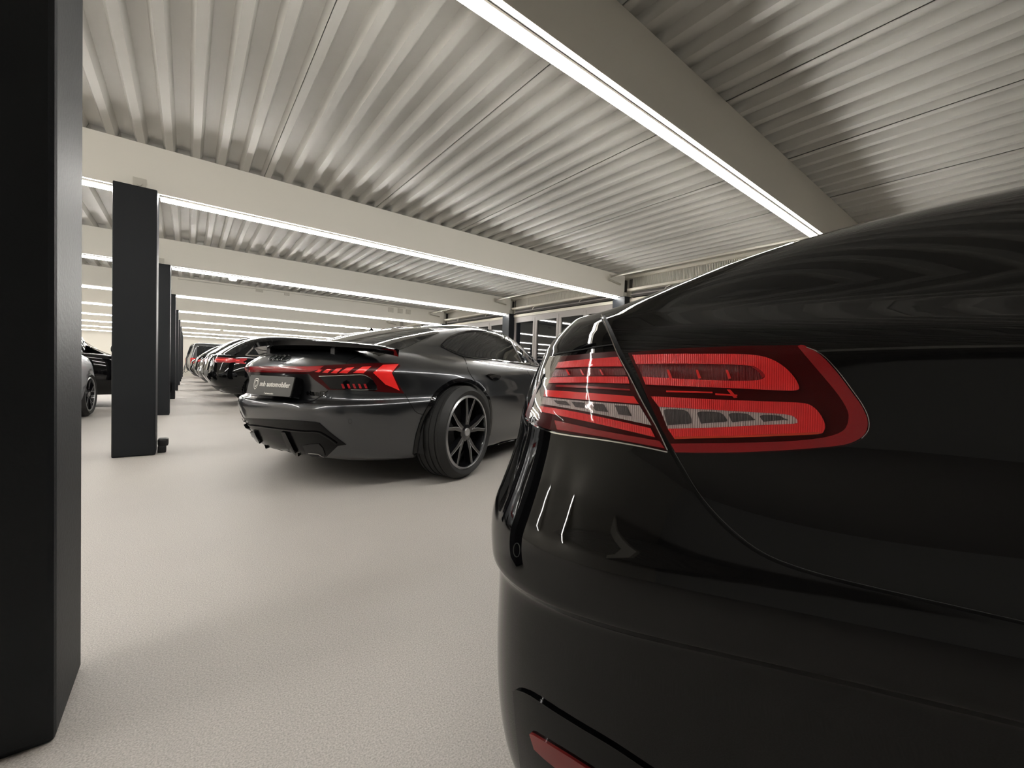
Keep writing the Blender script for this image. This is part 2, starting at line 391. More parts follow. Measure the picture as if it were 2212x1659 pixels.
# ------------------------------------------------------------------ car building blocks
def half_ring(ur, uf, B, zr, zs, zf, nr=3.6, nf=3.0, hip=0.0, J=13):
    """right half of a body ring, rear centre to front centre: (u, v, z)"""
    um = ur + (uf - ur) * 0.5; pts = []
    for i in range(J + 1):
        t = i / J * PI / 2
        u = um - (um - ur) * max(0.0, math.cos(t)) ** (2 / nr); v = B * math.sin(t) ** (2 / nr)
        w = math.sin(t) ** 3
        pts.append([u, v, zr + (zs - zr) * w])
    for i in range(1, J + 1):
        t = i / J * PI / 2
        u = um + (uf - um) * math.sin(t) ** (2 / nf); v = B * max(0.0, math.cos(t)) ** (2 / nf)
        w = 1 - math.cos(t) ** 3
        pts.append([u, v, zs + (zf - zs) * w])
    if hip:
        for p in pts: p[1] += hip * math.exp(-((p[0] - 1.15) / 0.55) ** 2) * min(1, p[1] / 0.6)
    pts[0][1] = 0.0; pts[-1][1] = 0.0
    return pts
def body_mesh(rows, crease=(), levels=2):
    """rows: half rings bottom to top; the last row lies on the centre line. Left side mirrored. local: x forward, y left, z up"""
    bm = bmesh.new(); cr = bm.edges.layers.float.new('crease_edge')
    Rr, Ll = [], []
    for row in rows:
        r, l = [], []
        for (u, v, z) in row:
            a = bm.verts.new((u, -v, z)); r.append(a)
            l.append(a if abs(v) < 1e-6 else bm.verts.new((u, v, z)))
        Rr.append(r); Ll.append(l)
    n = len(rows[0])
    for k in range(len(rows) - 1):
        for S in (Rr, Ll):
            for j in range(n - 1):
                f = [S[k][j], S[k][j + 1], S[k + 1][j + 1], S[k + 1][j]]
                f = [v for i, v in enumerate(f) if v not in f[:i]]
                if len(f) > 2:
                    try: bm.faces.new(f)
                    except ValueError: pass
    cap = Rr[0] + Ll[0][-2:0:-1]
    bm.faces.new(cap)
    for k, c in crease:
        for S in (Rr, Ll):
            for j in range(n - 1):
                e = bm.edges.get((S[k][j], S[k][j + 1]))
                if e: e[cr] = c
    me = mesh_of(bm)
    tmp = bpy.data.objects.new('tmp', me); COL.objects.link(tmp)
    ss = tmp.modifiers.new('s', 'SUBSURF'); ss.levels = levels; ss.render_levels = levels
    return bake(tmp)
def bake(tmp):
    dg = bpy.context.evaluated_depsgraph_get(); dg.update()
    me2 = bpy.data.meshes.new_from_object(tmp.evaluated_get(dg)); old = tmp.data
    bpy.data.objects.remove(tmp); bpy.data.meshes.remove(old)
    return me2
def cut_wells(me, wells):
    """wells: (u, z, r, y_in, y_out)"""
    bm = bmesh.new()
    for (u, z, r, ya, yb) in wells: lathe(bm, [(r, ya), (r, yb)], 'Y', 40, (u, 0, z))
    cut = bpy.data.objects.new('cut', mesh_of(bm)); COL.objects.link(cut)
    tmp = bpy.data.objects.new('tmp', me); COL.objects.link(tmp)
    b = tmp.modifiers.new('b', 'BOOLEAN'); b.object = cut; b.operation = 'DIFFERENCE'; b.solver = 'EXACT'
    out = bake(tmp); cm = cut.data; bpy.data.objects.remove(cut); bpy.data.meshes.remove(cm)
    return out
def bvh_of(me):
    return BVHTree.FromPolygons([v.co.copy() for v in me.vertices], [tuple(p.vertices) for p in me.polygons])

class Car:
    def __init__(self, name, loc, heading, label, group=None):
        self.e = empty(name, (loc[0], loc[1], 0), heading); tag(self.e, label, 'car', group)
        self.M = Matrix.Translation(Vector((loc[0], loc[1], 0))) @ Matrix.Rotation(heading, 4, 'Z')
        self.Mi = self.M.inverted(); self.camL = self.Mi @ CAM; self.R = self.Mi.to_3x3()
    def set_body(self, me, mat, wells=None):
        self.bvh = bvh_of(me)
        if wells: me = cut_wells(me, wells)
        me.materials.clear()
        self.body = link('body', me, mat, self.e, True)
    # ways of reading a 2-D outline
    def px(self, x, y): return self.camL, (self.R @ pixel_ray(x, y)).normalized()
    def side(self, x, z): return Vector((x, -3, z)), Vector((0, 1, 0))
    def rear(self, y, z): return Vector((-2, y, z)), Vector((1, 0, 0))
    def top(self, x, y): return Vector((x, y, 4)), Vector((0, 0, -1))
    def hit(self, mode, a, b):
        o, d = getattr(self, mode)(a, b)
        h = self.bvh.ray_cast(o, d)
        if h[0] is None:
            # glance past the edge: nearest point on the body
            best = None
            for i in range(1, 60):
                p = o + d * (i * 0.1); q = self.bvh.find_nearest(p)
                if q[0] is not None and (best is None or q[3] < best[3]): best = q
            h = best
        n = h[1]
        if n.dot(d) > 0: n = -n
        return h[0], n
    def patch(self, name, poly, mat, off=0.002, mode='px', grid=None, parent=None, thick=0.004, mirror=False, smooth=True, flat_poly=None):
        grid = grid or (8.0 if mode == 'px' else 0.05)
        poly = [p for i, p in enumerate(poly) if (Vector(p) - Vector(poly[i - 1])).length > 1e-5]
        bm = bmesh.new(); vs = [bm.verts.new((x, y, 0)) for x, y in poly]
        for t in tessellate_polygon([[Vector((x, y, 0)) for x, y in poly]]):
            try: bm.faces.new([vs[i] for i in t])
            except ValueError: pass
        for ax in (0, 1):
            lo = min(p[ax] for p in poly); hi = max(p[ax] for p in poly); g = lo + grid
            while g < hi - grid * 0.2:
                co = [0, 0, 0]; co[ax] = g; no = [0, 0, 0]; no[ax] = 1
                bmesh.ops.bisect_plane(bm, geom=bm.verts[:] + bm.edges[:] + bm.faces[:], plane_co=co, plane_no=no, dist=1e-5)
                g += grid
        inner = {}
        for v in bm.verts:
            p, n = self.hit(mode, v.co.x, v.co.y)
            v.co = p + n * off; inner[v] = p + n * (off - thick)
        be = [e for e in bm.edges if len(e.link_faces) == 1]; sk = {}
        for e in be:
            for v in e.verts:
                if v not in sk: sk[v] = bm.verts.new(inner[v])
        for e in be:
            a, b = e.verts
            try: bm.faces.new((a, b, sk[b], sk[a]))
            except ValueError: pass
        me = mesh_of(bm)
        # orient the face away from the body
        c = me.polygons[0]
        o = link(name, me, mat, parent or self.e)
        if smooth:
            for p in me.polygons: p.use_smooth = True
            try: me.set_sharp_from_angle(angle=math.radians(50))
            except Exception: pass
        if mirror:
            m2 = me.copy()
            for v in m2.vertices: v.co.y = -v.co.y
            m2.flip_normals(); o2 = link(name, m2, None, parent or self.e)
        return o
    def line(self, name, pts, w, mat='gap', off=0.0008, mode='px', mirror=False, parent=None, grid=None):
        """thin strip following a 2-D polyline"""
        P = [Vector((x, y)) for x, y in pts]; Lh, Rh = [], []
        for i, p in enumerate(P):
            d = (P[min(i + 1, len(P) - 1)] - P[max(i - 1, 0)]).normalized(); n = Vector((-d.y, d.x)) * w / 2
            Lh.append(tuple(p + n)); Rh.append(tuple(p - n))
        return self.patch(name, Lh + Rh[::-1], mat, off, mode, grid or (10 if mode == 'px' else 0.06), parent, 0.003, mirror)
def smooth_line(pts, n=6):
    """Catmull-Rom through 2-D or 3-D points"""
    P = [Vector(p) for p in pts]; out = []
    for i in range(len(P) - 1):
        a, b, c, d = P[max(i - 1, 0)], P[i], P[i + 1], P[min(i + 2, len(P) - 1)]
        for k in range(n):
            t = k / n
            out.append(0.5 * ((2 * b) + (c - a) * t + (2 * a - 5 * b + 4 * c - d) * t * t + (3 * b - a - 3 * c + d) * t ** 3))
    out.append(P[-1]); return [tuple(p) for p in out]

WHEEL = {}
def wheel_meshes(R, rim, w, spokes, twin, full=True):
    key = (R, rim, w, spokes, twin, full)
    if key in WHEEL: return WHEEL[key]
    seg = 64 if full else 28; d = {}
    bm = bmesh.new(); h = w / 2
    prof = [(rim, -h + .02), (rim + .012, -h + .004), (rim + (R - rim) * .5, -h - .006), (R - .022, -h + .014), (R - .006, -h + .035)]
    ng = 4
    for i in range(ng):
        a = -h + .035 + (w - .07) * (i + .5) / ng
        prof += [(R, a - .022), (R, a - .006), (R - .008, a - .004), (R - .008, a + .004), (R, a + .006), (R, a + .022)]
    prof += [(R - .006, h - .035), (R - .022, h - .014), (rim + (R - rim) * .5, h + .006), (rim + .012, h - .004), (rim, h - .02), (rim - .012, h - .05), (rim - .012, -h + .05)]
    lathe(bm, prof, 'Y', seg, closed=True); d['tyre'] = (mesh_of(bm), 'rubber')
    # outer face is at y = -h (right side wheel)
    bm = bmesh.new(); lathe(bm, [(rim + .004, -h + .012), (rim - .008, -h + .002), (rim - .016, -h + .006), (rim - .018, -h + .02)], 'Y', seg, closed=True); d['rim_lip'] = (mesh_of(bm), 'rim_cut')
    bm = bmesh.new(); lathe(bm, [(rim - .018, -h + .015), (rim - .03, -h + .05), (rim - .035, h - .05), (rim - .012, h - .03), (rim - .010, -h + .018)], 'Y', seg, closed=True); d['barrel'] = (mesh_of(bm), 'rim_black')
    bm = bmesh.new(); lathe(bm, [(0.02, 0.03), (rim - .05, 0.03), (rim - .05, 0.045), (0.02, 0.045)], 'Y', seg); d['brake_disc'] = (mesh_of(bm), 'matt')
    bm = bmesh.new(); lathe(bm, [(0.030, -h + .012), (0.034, -h + .018), (0.034, -h + .05)], 'Y', 24); d['hub_cap'] = (mesh_of(bm), 'rim_cut')
    bm = bmesh.new(); lathe(bm, [(0.05, -h + .022), (0.075, -h + .03), (0.085, -h + .09), (0.05, -h + .09)], 'Y', 32); d['hub'] = (mesh_of(bm), 'rim_black')
    sp = []
    for s in range(spokes):
        for q in ((-1, 1) if twin else (0,)):
            a0 = 2 * PI * s / spokes + PI / 2; da = q * 0.24
            bmB, bmE = bmesh.new(), bmesh.new()
            r0, r1 = 0.05, rim - .014
            def P(r, off, y): 
                a = a0 + da * (0.35 + 0.65 * (r - r0) / (r1 - r0)) * (1 if twin else 0)
                c, s_ = math.cos(a), math.sin(a)
                return Vector((r * c - off * s_, y, r * s_ + off * c))
            secs = []
            for r in (r0, (r0 + r1) * .5, r1):
                k = (r - r0) / (r1 - r0); hw = (0.017 - 0.005 * k) if twin else (0.036 - 0.008 * k); y = -h + .026 - .014 * k
                secs.append([bmB.verts.new(P(r, o_, yy)) for o_, yy in ((-hw, y), (hw, y), (hw * 1.2, y + .05), (-hw * 1.2, y + .05))])
            for i in range(2):
                for j in range(4): bmB.faces.new((secs[i][j], secs[i][(j + 1) % 4], secs[i + 1][(j + 1) % 4], secs[i + 1][j]))
            bmB.faces.new(secs[0]); bmB.faces.new(secs[-1])
            e0 = []
            for r in (r0 + .03, (r0 + r1) * .5, r1):
                k = (r - r0) / (r1 - r0); hw = (0.017 - 0.005 * k) if twin else (0.036 - 0.008 * k); y = -h + .0245 - .014 * k
                so = -1 if q >= 0 else 1
                e0.append([bmE.verts.new(P(r, o_, yy)) for o_, yy in ((so * hw, y), (so * (hw - .0045), y), (so * (hw - .0045), y + .004), (so * hw, y + .004))])
            for i in range(2):
                for j in range(4): bmE.faces.new((e0[i][j], e0[i][(j + 1) % 4], e0[i + 1][(j + 1) % 4], e0[i + 1][j]))
            sp.append((mesh_of(bmB), mesh_of(bmE)))
    d['spokes'] = sp
    WHEEL[key] = d
    for k in d:
        if k != 'spokes': d[k][0].materials.append(MAT[d[k][1]])
    for a, b in sp: a.materials.append(MAT['rim_black']); b.materials.append(MAT['rim_cut'])
    for k in ('tyre', 'rim_lip', 'barrel', 'hub'):
        for p in d[k][0].polygons: p.use_smooth = True
        try: d[k][0].set_sharp_from_angle(angle=math.radians(35))
        except Exception: pass
    return d
def add_wheel(car, u, vside, R, rim, w, spokes=5, twin=True, full=True, turn=0.0):
    d = wheel_meshes(R, rim, w, spokes, twin, full)
    root = bpy.data.objects.new('wheel', d['tyre'][0]); COL.objects.link(root); root.parent = car.e
    root.location = (u, vside, R + 0.0); root.rotation_euler = (0, turn, PI if vside > 0 else 0)
    ks = ('rim_lip', 'barrel', 'brake_disc', 'hub', 'hub_cap') if full else ('rim_lip', 'barrel', 'hub')
    for k in ks:
        o = bpy.data.objects.new(k, d[k][0]); COL.objects.link(o); o.parent = root
    for a, b in d['spokes']:
        o = bpy.data.objects.new('spoke', a); COL.objects.link(o); o.parent = root
        if full:
            o = bpy.data.objects.new('spoke_edge', b); COL.objects.link(o); o.parent = root
    return root
def liners(car, wells):
    for (u, z, r, ya, yb) in wells:
        bm = bmesh.new(); lathe(bm, [(r - .003, ya + (0.004 if ya < 0 and yb < ya else 0)), (r - .003, yb)], 'Y', 36, (u, 0, z))
        # keep the shell open to the outside
        out = yb if abs(yb) > abs(ya) else ya
        for f in [f for f in bm.faces if len(f.verts) > 4 and abs(f.calc_center_median().y - out) < 1e-4]: bm.faces.remove(f)
        for v in bm.verts:
            if abs(v.co.y - out) < 1e-4: v.co.y = math.copysign(min(abs(ya), abs(yb)) + 0.2, out)
        bmesh.ops.bisect_plane(bm, geom=bm.verts[:] + bm.edges[:] + bm.faces[:], plane_co=(0, 0, .24), plane_no=(0, 0, 1), clear_inner=True)
        link('wheel_liner', mesh_of(bm), 'matt', car.e)

def text_mesh(txt, size, extrude=0.0008, bold=0.0):
    c = bpy.data.curves.new('t', 'FONT'); c.body = txt; c.size = size; c.extrude = extrude; c.offset = bold; c.align_x = 'LEFT'; c.resolution_u = 3
    o = bpy.data.objects.new('tmp', c); COL.objects.link(o)
    dg = bpy.context.evaluated_depsgraph_get(); dg.update()
    me = bpy.data.meshes.new_from_object(o.evaluated_get(dg)); bpy.data.objects.remove(o); bpy.data.curves.remove(c)
    return me
def place_text(car, name, txt, width, origin, xdir, ydir, mat, parent, bold=0.0):
    me = text_mesh(txt, 0.1, bold=bold)
    xs = [v.co.x for v in me.vertices]; s = width / (max(xs) - min(xs)); x0 = min(xs)
    X = Vector(xdir).normalized(); Y = Vector(ydir).normalized(); Z = X.cross(Y)
    for v in me.vertices:
        c = v.co; v.co = Vector(origin) + X * ((c.x - x0) * s) + Y * (c.y * s) + Z * (c.z + 0.0009)
    me.materials.clear()
    return link(name, me, mat, parent)

# ------------------------------------------------------------------ black coupe close to the camera
cp = Car('car', (1.013, 1.021), math.radians(-53.2), 'glossy black coupe with wraparound red tail light, closest to the camera')
SU = [0, .004, .018, .036, .060, .095, .15, .24, .36, .5, .64, .9, 1.3, 2.2, 3.2, 4.2, 4.75, 4.95, 5.02, 5.03]
SV = [0, .40, .62, .69, .75, .79, .825, .852, .870, .885, .900, .925, .94, .945, .94, .92, .85, .6, .3, 0]
NS = len(SU)
def base_ring(z_rear, z_side, o_rear, o_side, z_tilt=0.0):
    pts = []
    for i in range(NS):
        a, b = max(i - 1, 0), min(i + 1, NS - 1)
        d = Vector((SU[b] - SU[a], SV[b] - SV[a])).normalized(); n = Vector((-d.y, d.x))
        if i == 0: n = Vector((-1, 0))
        if i == NS - 1: n = Vector((1, 0))
        w = min(1, max(0, (SU[i] - 0.03) / 0.45)); w = w * w * (3 - 2 * w)
        if i > 15: w = 0.6
        o = o_rear + (o_side - o_rear) * w; z = z_rear + (z_side - z_rear) * w
        u, v = SU[i] + n.x * o, max(0, SV[i] + n.y * o)
        if i in (0, NS - 1): v = 0
        pts.append([u, v, z])
    return pts
CR = [  # z_rear, z_side, out_rear, out_side
 (.155, .17, -.10, -.10), (.16, .175, -.02, -.05), (.20, .22, .016, -.025), (.29, .31, .033, -.005), (.40, .40, .036, .004),
 (.50, .495, .033, .000), (.533, .53, .038, .004), (.549, .548, .050, .017), (.588, .585, .054, .021), (.625, .62, .050, .017), (.655, .65, .038, .004),
 (.71, .705, .018, -.006), (.765, .765, .004, -.002), (.79, .785, .004, .001), (.85, .85, -.012, 0), (.893, .91, -.032, -.004), (.914, .922, -.041, -.010), (.932, .938, -.053, -.022), (.955, .984, -.074, -.085)]
rows = [base_ring(*r) for r in CR]
crest_u = [.10, .104, .112, .12, .135, .152, .185, .24, .32, .44, .57, .80, 1.25, 2.2, 2.95, 3.55, 3.85, 3.97, 4.0, 4.0]
crest_v = [0, .38, .57, .62, .655, .675, .69, .685, .672, .648, .62, .585, .56, .54, .56, .60, .58, .42, .2, 0]
crest_z = [.980, .980, .980, .980, .980, .981, .986, 1.010, 1.053, 1.112, 1.160, 1.224, 1.315, 1.355, 1.30, 1.09, .99, .975, .975, .975]
# a row half way between shoulder ledge and crest keeps the pillar convex
led = rows[-1]
mid = []
for i in range(NS):
    a = Vector(led[i]); b = Vector((crest_u[i], crest_v[i], crest_z[i])); m = a.lerp(b, 0.55)
    w = min(1, max(0, (SU[i] - .1) / .3)) * (1 if i < 15 else 0.2)
    m += Vector((0, 0.012 * w, 0.014 * w)); 
    if i in (0, NS - 1): m.y = 0
    mid.append(list(m))
rows.append(mid)
rows.append([[u, v, z] for u, v, z in zip(crest_u, crest_v, crest_z)])
in_z = [.985, .985, .985, .985, .985, .986, .988, .992, 1.002, 1.012, 1.03, 1.085, 1.245, 1.385, 1.34, 1.11, .995, .98, .98, .98]
rows.append([[u + (.02 if i < 8 else 0), v * .72, z] for i, (u, v, z) in enumerate(zip(crest_u, crest_v, in_z))])
c_z = [.988, .988, .988, .988, .989, .990, .992, .996, 1.0, 1.005, 1.012, 1.06, 1.25, 1.395, 1.35, 1.12, .998, .985, .985, .985]
rows.append([[u + (.04 if i < 8 else 0), 0, z] for i, (u, z) in enumerate(zip(crest_u, c_z))])
me = body_mesh(rows, crease=((6, .35), (7, .75), (9, .1), (10, .35), (15, .35), (16, .6), (17, .7), (18, .6)), levels=2)
cw = [(1.13, .345, .385, -.62, -1.1), (1.13, .345, .385, .62, 1.1), (4.075, .345, .385, -.62, -1.1), (4.075, .345, .385, .62, 1.1)]
cp.set_body(me, 'black', cw); liners(cp, cw)
for u in (1.13, 4.075):
    for s in (-1, 1): add_wheel(cp, u, s * .805, .345, .265, .255, 5, True, True)

# tail light, fender half
lamp_r = smooth_line([(1357, 763), (1420, 757), (1500, 752), (1620, 748), (1724, 747)], 3) + smooth_line([(1735, 748), (1770, 767), (1803, 801), (1834, 842), (1859, 877), (1871, 905), (1870, 928), (1858, 944), (1838, 955), (1808, 962), (1745, 968), (1669, 973), (1593, 976), (1517, 977), (1459, 976)], 3) + [(1449, 961), (1429, 925), (1403, 868), (1378, 809)]
tl = cp.patch('tail_lamp', lamp_r, 'lamp_dark', 0.0015, grid=14)
edge = [(1722, 750), (1735, 748), (1770, 767), (1803, 801), (1834, 842), (1859, 877), (1871, 905), (1870, 928), (1858, 944), (1838, 955), (1808, 962), (1745, 968), (1669, 973), (1593, 976), (1517, 977), (1459, 976)]
edge_in = [(1449, 958), (1593, 956), (1669, 954), (1745, 949), (1796, 940), (1821, 928), (1830, 910), (1829, 887), (1808, 852), (1770, 806), (1740, 771)]
cp.patch('red_border', smooth_line(edge, 3) + smooth_line(edge_in, 3), 'lamp_mid', 0.003, parent=tl, grid=12)
hookA = smooth_line([(1368, 769), (1450, 767), (1560, 766), (1625, 768), (1662, 776), (1692, 793), (1714, 816), (1724, 836), (1719, 843), (1690, 844), (1600, 840), (1500, 836), (1396, 832)], 3)
hookA_in = smooth_line([(1389, 815), (1480, 820), (1560, 823), (1625, 823), (1648, 818), (1650, 809), (1636, 797), (1610, 790), (1500, 787), (1376, 788)], 3)
cp.patch('light_bar', hookA + hookA_in, 'lamp_red', 0.0045, parent=tl, grid=9)
cp.patch('reflector_cells', hookA_in[::-1], 'lamp_cell_red', 0.0022, parent=tl, grid=9)
for x in (1441, 1503, 1567):
    cp.patch('cell_rib', [(x, 800), (x + 5, 800), (x + 12, 818), (x + 6, 819)], 'lamp_bright', 0.004, parent=tl, grid=6)
cp.patch('cell_trim', smooth_line([(1617, 790), (1640, 797), (1652, 810), (1646, 817), (1641, 808), (1630, 798)], 2), 'lamp_mid', 0.004, parent=tl, grid=6)
for a, b, y in ((1440, 1539, 847), (1545, 1592, 853)):
    cp.patch('thin_bar', [(a, y - 2.5), (b, y), (b, y + 3), (a, y + 1)], 'lamp_bright', 0.004, parent=tl, grid=9)
cp.patch('chevron', [(1570, 842), (1577, 842), (1592, 859), (1585, 860)], 'lamp_bright', 0.004, parent=tl, grid=6)
hookB = smooth_line([(1407, 857), (1480, 860), (1560, 864), (1650, 867), (1725, 870), (1750, 876), (1768, 893), (1779, 915), (1777, 930), (1764, 937), (1700, 940), (1580, 944), (1458, 948)], 3)
hookB_in = smooth_line([(1443, 926), (1550, 923), (1640, 918), (1712, 915), (1721, 911), (1716, 902), (1696, 895), (1620, 890), (1530, 885), (1424, 879)], 3)
cp.patch('light_bar', hookB + hookB_in, 'lamp_red', 0.0045, parent=tl, grid=9)
cp.patch('bright_edge', [(1458, 943), (1580, 941), (1768, 933), (1764, 937), (1700, 940), (1580, 944.5), (1459, 947.5)], 'orange', 0.0062, parent=tl, grid=10)
cp.patch('reverse_lamp', hookB_in[::-1], 'lamp_clear', 0.0028, parent=tl, grid=9)
for i, (a, b, t, bt) in enumerate(((1434, 1494, 884, 916), (1506, 1570, 889, 912), (1573, 1630, 892, 909), (1640, 1700, 896, 908))):
    cp.patch('reverse_cell', smooth_line([(a, t + 4), (a + 8, t), (b - 16, t + 2), (b - 4, t + 12), (b, bt - 2), (b - 20, bt), (a + 8, bt + 3)], 2), 'lamp_cell', 0.004, parent=tl, grid=7)
cp.patch('lens', lamp_r, 'lens', 0.0095, parent=tl, grid=14, thick=0.002)
cp.line('chrome_edge', smooth_line([(1740, 752), (1772, 766), (1805, 799), (1836, 840), (1861, 876), (1873, 905), (1872, 929), (1858, 946)], 3), 1.6, 'chrome', 0.004, parent=tl)
# tail light, boot lid half
lamp_l = smooth_line([(1193, 773), (1240, 768), (1290, 763), (1333, 760)], 2) + [(1350, 790), (1367, 826), (1388, 873), (1419, 924), (1442, 973)] + smooth_line([(1410, 967), (1388, 961), (1306, 947), (1203, 932), (1160, 917), (1139, 902), (1140, 886), (1158, 840), (1175, 807)], 2)
tl2 = cp.patch('lid_lamp', lamp_l, 'lamp_dark', 0.0015, grid=12)
def band(name, top, bot, mat, off): cp.patch(name, smooth_line(top, 3) + smooth_line(bot[::-1], 3), mat, off, parent=tl2, grid=8)
band('light_bar', [(1206, 785), (1270, 778), (1337, 773)], [(1200, 797), (1270, 794), (1347, 793)], 'lamp_red', .004)
band('reflector_cells', [(1198, 800), (1270, 797), (1348, 796)], [(1190, 815), (1270, 813), (1356, 812)], 'lamp_cell_red', .0025)
for x in (1225, 1255, 1297): cp.patch('cell_rib', [(x, 800), (x + 3, 800), (x + 10, 812), (x + 6, 812)], 'lamp_bright', .004, parent=tl2, grid=5)
band('light_bar', [(1189, 817), (1270, 815), (1357, 815)], [(1184, 829), (1270, 828), (1362, 830)], 'lamp_red', .004)
band('thin_bar', [(1205, 833), (1270, 835), (1362, 842)], [(1204, 837), (1270, 840), (1363, 845)], 'lamp_mid', .004)
band('light_bar', [(1174, 843), (1260, 849), (1370, 857)], [(1168, 856), (1260, 864), (1381, 873)], 'lamp_bright', .004)
band('reverse_lamp', [(1160, 857), (1260, 867), (1382, 876)], [(1156, 871), (1260, 888), (1408, 919)], 'lamp_clear', .003)
for a in (1200, 1238, 1280, 1330):
    k = (a - 1160) / 220; y = 860 + 17 * k; hgt = 12 + 20 * k
    cp.patch('reverse_cell', [(a, y + 3), (a + 26, y + 5), (a + 36, y + hgt - 1), (a + 8, y + hgt - 5)], 'lamp_cell', .0045, parent=tl2, grid=7)
band('light_bar', [(1165, 877), (1260, 893), (1406, 925)], [(1172, 890), (1280, 913), (1416, 944)], 'lamp_red', .004)
band('red_border', [(1200, 908), (1300, 930), (1425, 952)], [(1206, 928), (1306, 944), (1437, 968)], 'lamp_mid', .003)
lens_l = [(max(x, 1150 + max(0, (900 - y)) * .30) if x < 1215 else x, y) for x, y in lamp_l]
cp.patch('lens', lens_l, 'lens', 0.0055, parent=tl2, grid=12, thick=0.002)
cp.line('chrome_edge', smooth_line([(1137, 904), (1160, 920), (1203, 936), (1306, 950.5), (1388, 964.5), (1442, 976)], 3), 2.6, 'chrome', 0.003, parent=tl2)
# shut lines, and bright strips for the highlights on their edges
cp.line('boot_gap', smooth_line([(1302, 684), (1318, 716), (1337, 758), (1352, 786), (1372, 822), (1396, 868), (1424, 920), (1448, 972)], 3), 11, 'gap', 0.0012)
cp.line('lid_edge_highlight', smooth_line([(1299, 681), (1313, 712), (1331, 757), (1346, 786), (1365, 822), (1388, 868), (1417, 920), (1442, 972)], 3), 2.2, 'chrome', 0.002)  # highlight on the lid edge, laid on as a chrome strip
cp.line('bumper_gap', smooth_line([(1448, 972), (1470, 1012), (1500, 1062), (1540, 1113), (1590, 1160), (1640, 1195), (1700, 1222), (1800, 1252), (1950, 1288), (2100, 1322), (2300, 1368)], 3), 6, 'gap', 0.0012)
cp.line('bumper_edge_highlight', smooth_line([(1456, 974), (1478, 1012), (1508, 1062), (1548, 1111), (1597, 1157), (1645, 1191), (1703, 1217), (1802, 1247), (1952, 1283), (2102, 1317), (2300, 1363)], 3), 1.4, 'slate', 0.0022)  # lighter strip painting in the highlight along the bumper gap
cp.line('lid_seam', smooth_line([(1195, 769), (1206, 764), (1250, 757), (1300, 748), (1332, 744)], 3), 2.5, 'gap', 0.0012)
# sensor
cp.line('parking_sensor', [(1117 + 7 * math.cos(t), 1188 + 15 * math.sin(t)) for t in [2 * PI * i / 20 for i in range(21)]], 1.2, 'matt', 0.001, grid=4)
# lower insert with reflector
ins = smooth_line([(1111, 1492), (1122, 1489), (1150, 1500), (1200, 1533), (1260, 1570), (1330, 1612), (1420, 1672), (1500, 1740)], 3)
cp.patch('lower_insert', ins + [(1400, 1800), (1150, 1800), (1130, 1680), (1118, 1580)], 'trim', 0.003, grid=14)
cp.line('insert_edge', smooth_line([(1112, 1492), (1122, 1489), (1150, 1500), (1200, 1533), (1260, 1570), (1330, 1612), (1420, 1672)], 3), 2, 'black', 0.005)
cp.patch('rear_reflector', smooth_line([(1150, 1580), (1158, 1581), (1200, 1606), (1250, 1637), (1300, 1672), (1280, 1690), (1210, 1655), (1160, 1612)], 2), 'reflector', 0.007, grid=10)
# glazing
cp.patch('side_window', smooth_line([(1.05, 1.02), (1.3, 1.16), (1.75, 1.265), (2.3, 1.285), (2.8, 1.24), (3.2, 1.12), (3.45, 1.0), (2.6, .985), (1.7, .99), (1.05, 1.02)], 3)[:-1], 'glass', 0.002, mode='side', mirror=True)
cp.patch('rear_window', [(.85, -.42), (1.55, -.38), (1.55, .38), (.85, .42)], 'glass', 0.002, mode='top')
cp.patch('windscreen', [(2.95, -.42), (3.7, -.48), (3.7, .48), (2.95, .42)], 'glass', 0.002, mode='top')

# ------------------------------------------------------------------ graphite fastback with the raised spoiler
ad = Car('car', (0.43, 3.297), math.radians(25.2), 'graphite grey fastback saloon with raised rear spoiler and black wheels')
AR = [ # ur, uf, B, zr, zs, zf, hip
 (.46, 4.6, .80, .185, .16, .17, 0), (.27, 4.80, .92, .19, .165, .18, 0), (.17, 4.88, .965, .25, .20, .25, 0), (.08, 4.93, .982, .40, .38, .42, .01),
 (.022, 4.95, .985, .53, .53, .55, .02), (.012, 4.95, .985, .575, .60, .60, .03), (.025, 4.94, .98, .615, .65, .66, .04), (.085, 4.92, .965, .64, .70, .70, .045),
 (.10, 4.90, .955, .72, .75, .73, .045), (.075, 4.86, .945, .80, .80, .76, .04), (.05, 4.8, .93, .842, .845, .80, .035), (.07, 4.7, .915, .875, .885, .84, .02),
 (.115, 4.5, .87, .91, .93, .89, .012), (.19, 4.1, .80, .965, .968, .94, 0), (.34, 3.85, .755, 1.0, .992, .97, 0), (.46, 3.75, .735, 1.03, 1.03, 1.0, 0), (.95, 3.35, .668, 1.175, 1.175, 1.15, 0),
 (1.5, 2.95, .575, 1.305, 1.305, 1.29, 0), (1.9, 2.75, .42, 1.362, 1.368, 1.34, 0)]
rows = [half_ring(a, b, c, d, e_, f, 3.4, 3.0, h) for a, b, c, d, e_, f, h in AR]
top = half_ring(2.15, 2.6, .2, 1.378, 1.382, 1.36); rows.append([[u, 0, z] for u, v, z in top])
me = body_mesh(rows, crease=((4, .2), (6, .7), (7, .5), (9, .3), (10, .5), (14, .5), (15, .3)), levels=2)
AXL = 1.035
aw = [(AXL, .375, .405, -.66, -1.2), (AXL, .375, .405, .66, 1.2), (AXL + 2.9, .375, .405, -.66, -1.2), (AXL + 2.9, .375, .405, .66, 1.2)]
ad.set_body(me, 'grey', aw); liners(ad, aw)
for u in (AXL, AXL + 2.9):
    for s in (-1, 1): add_wheel(ad, u, s * .865, .375, .298, .285, 5, True, True, turn=0.12)
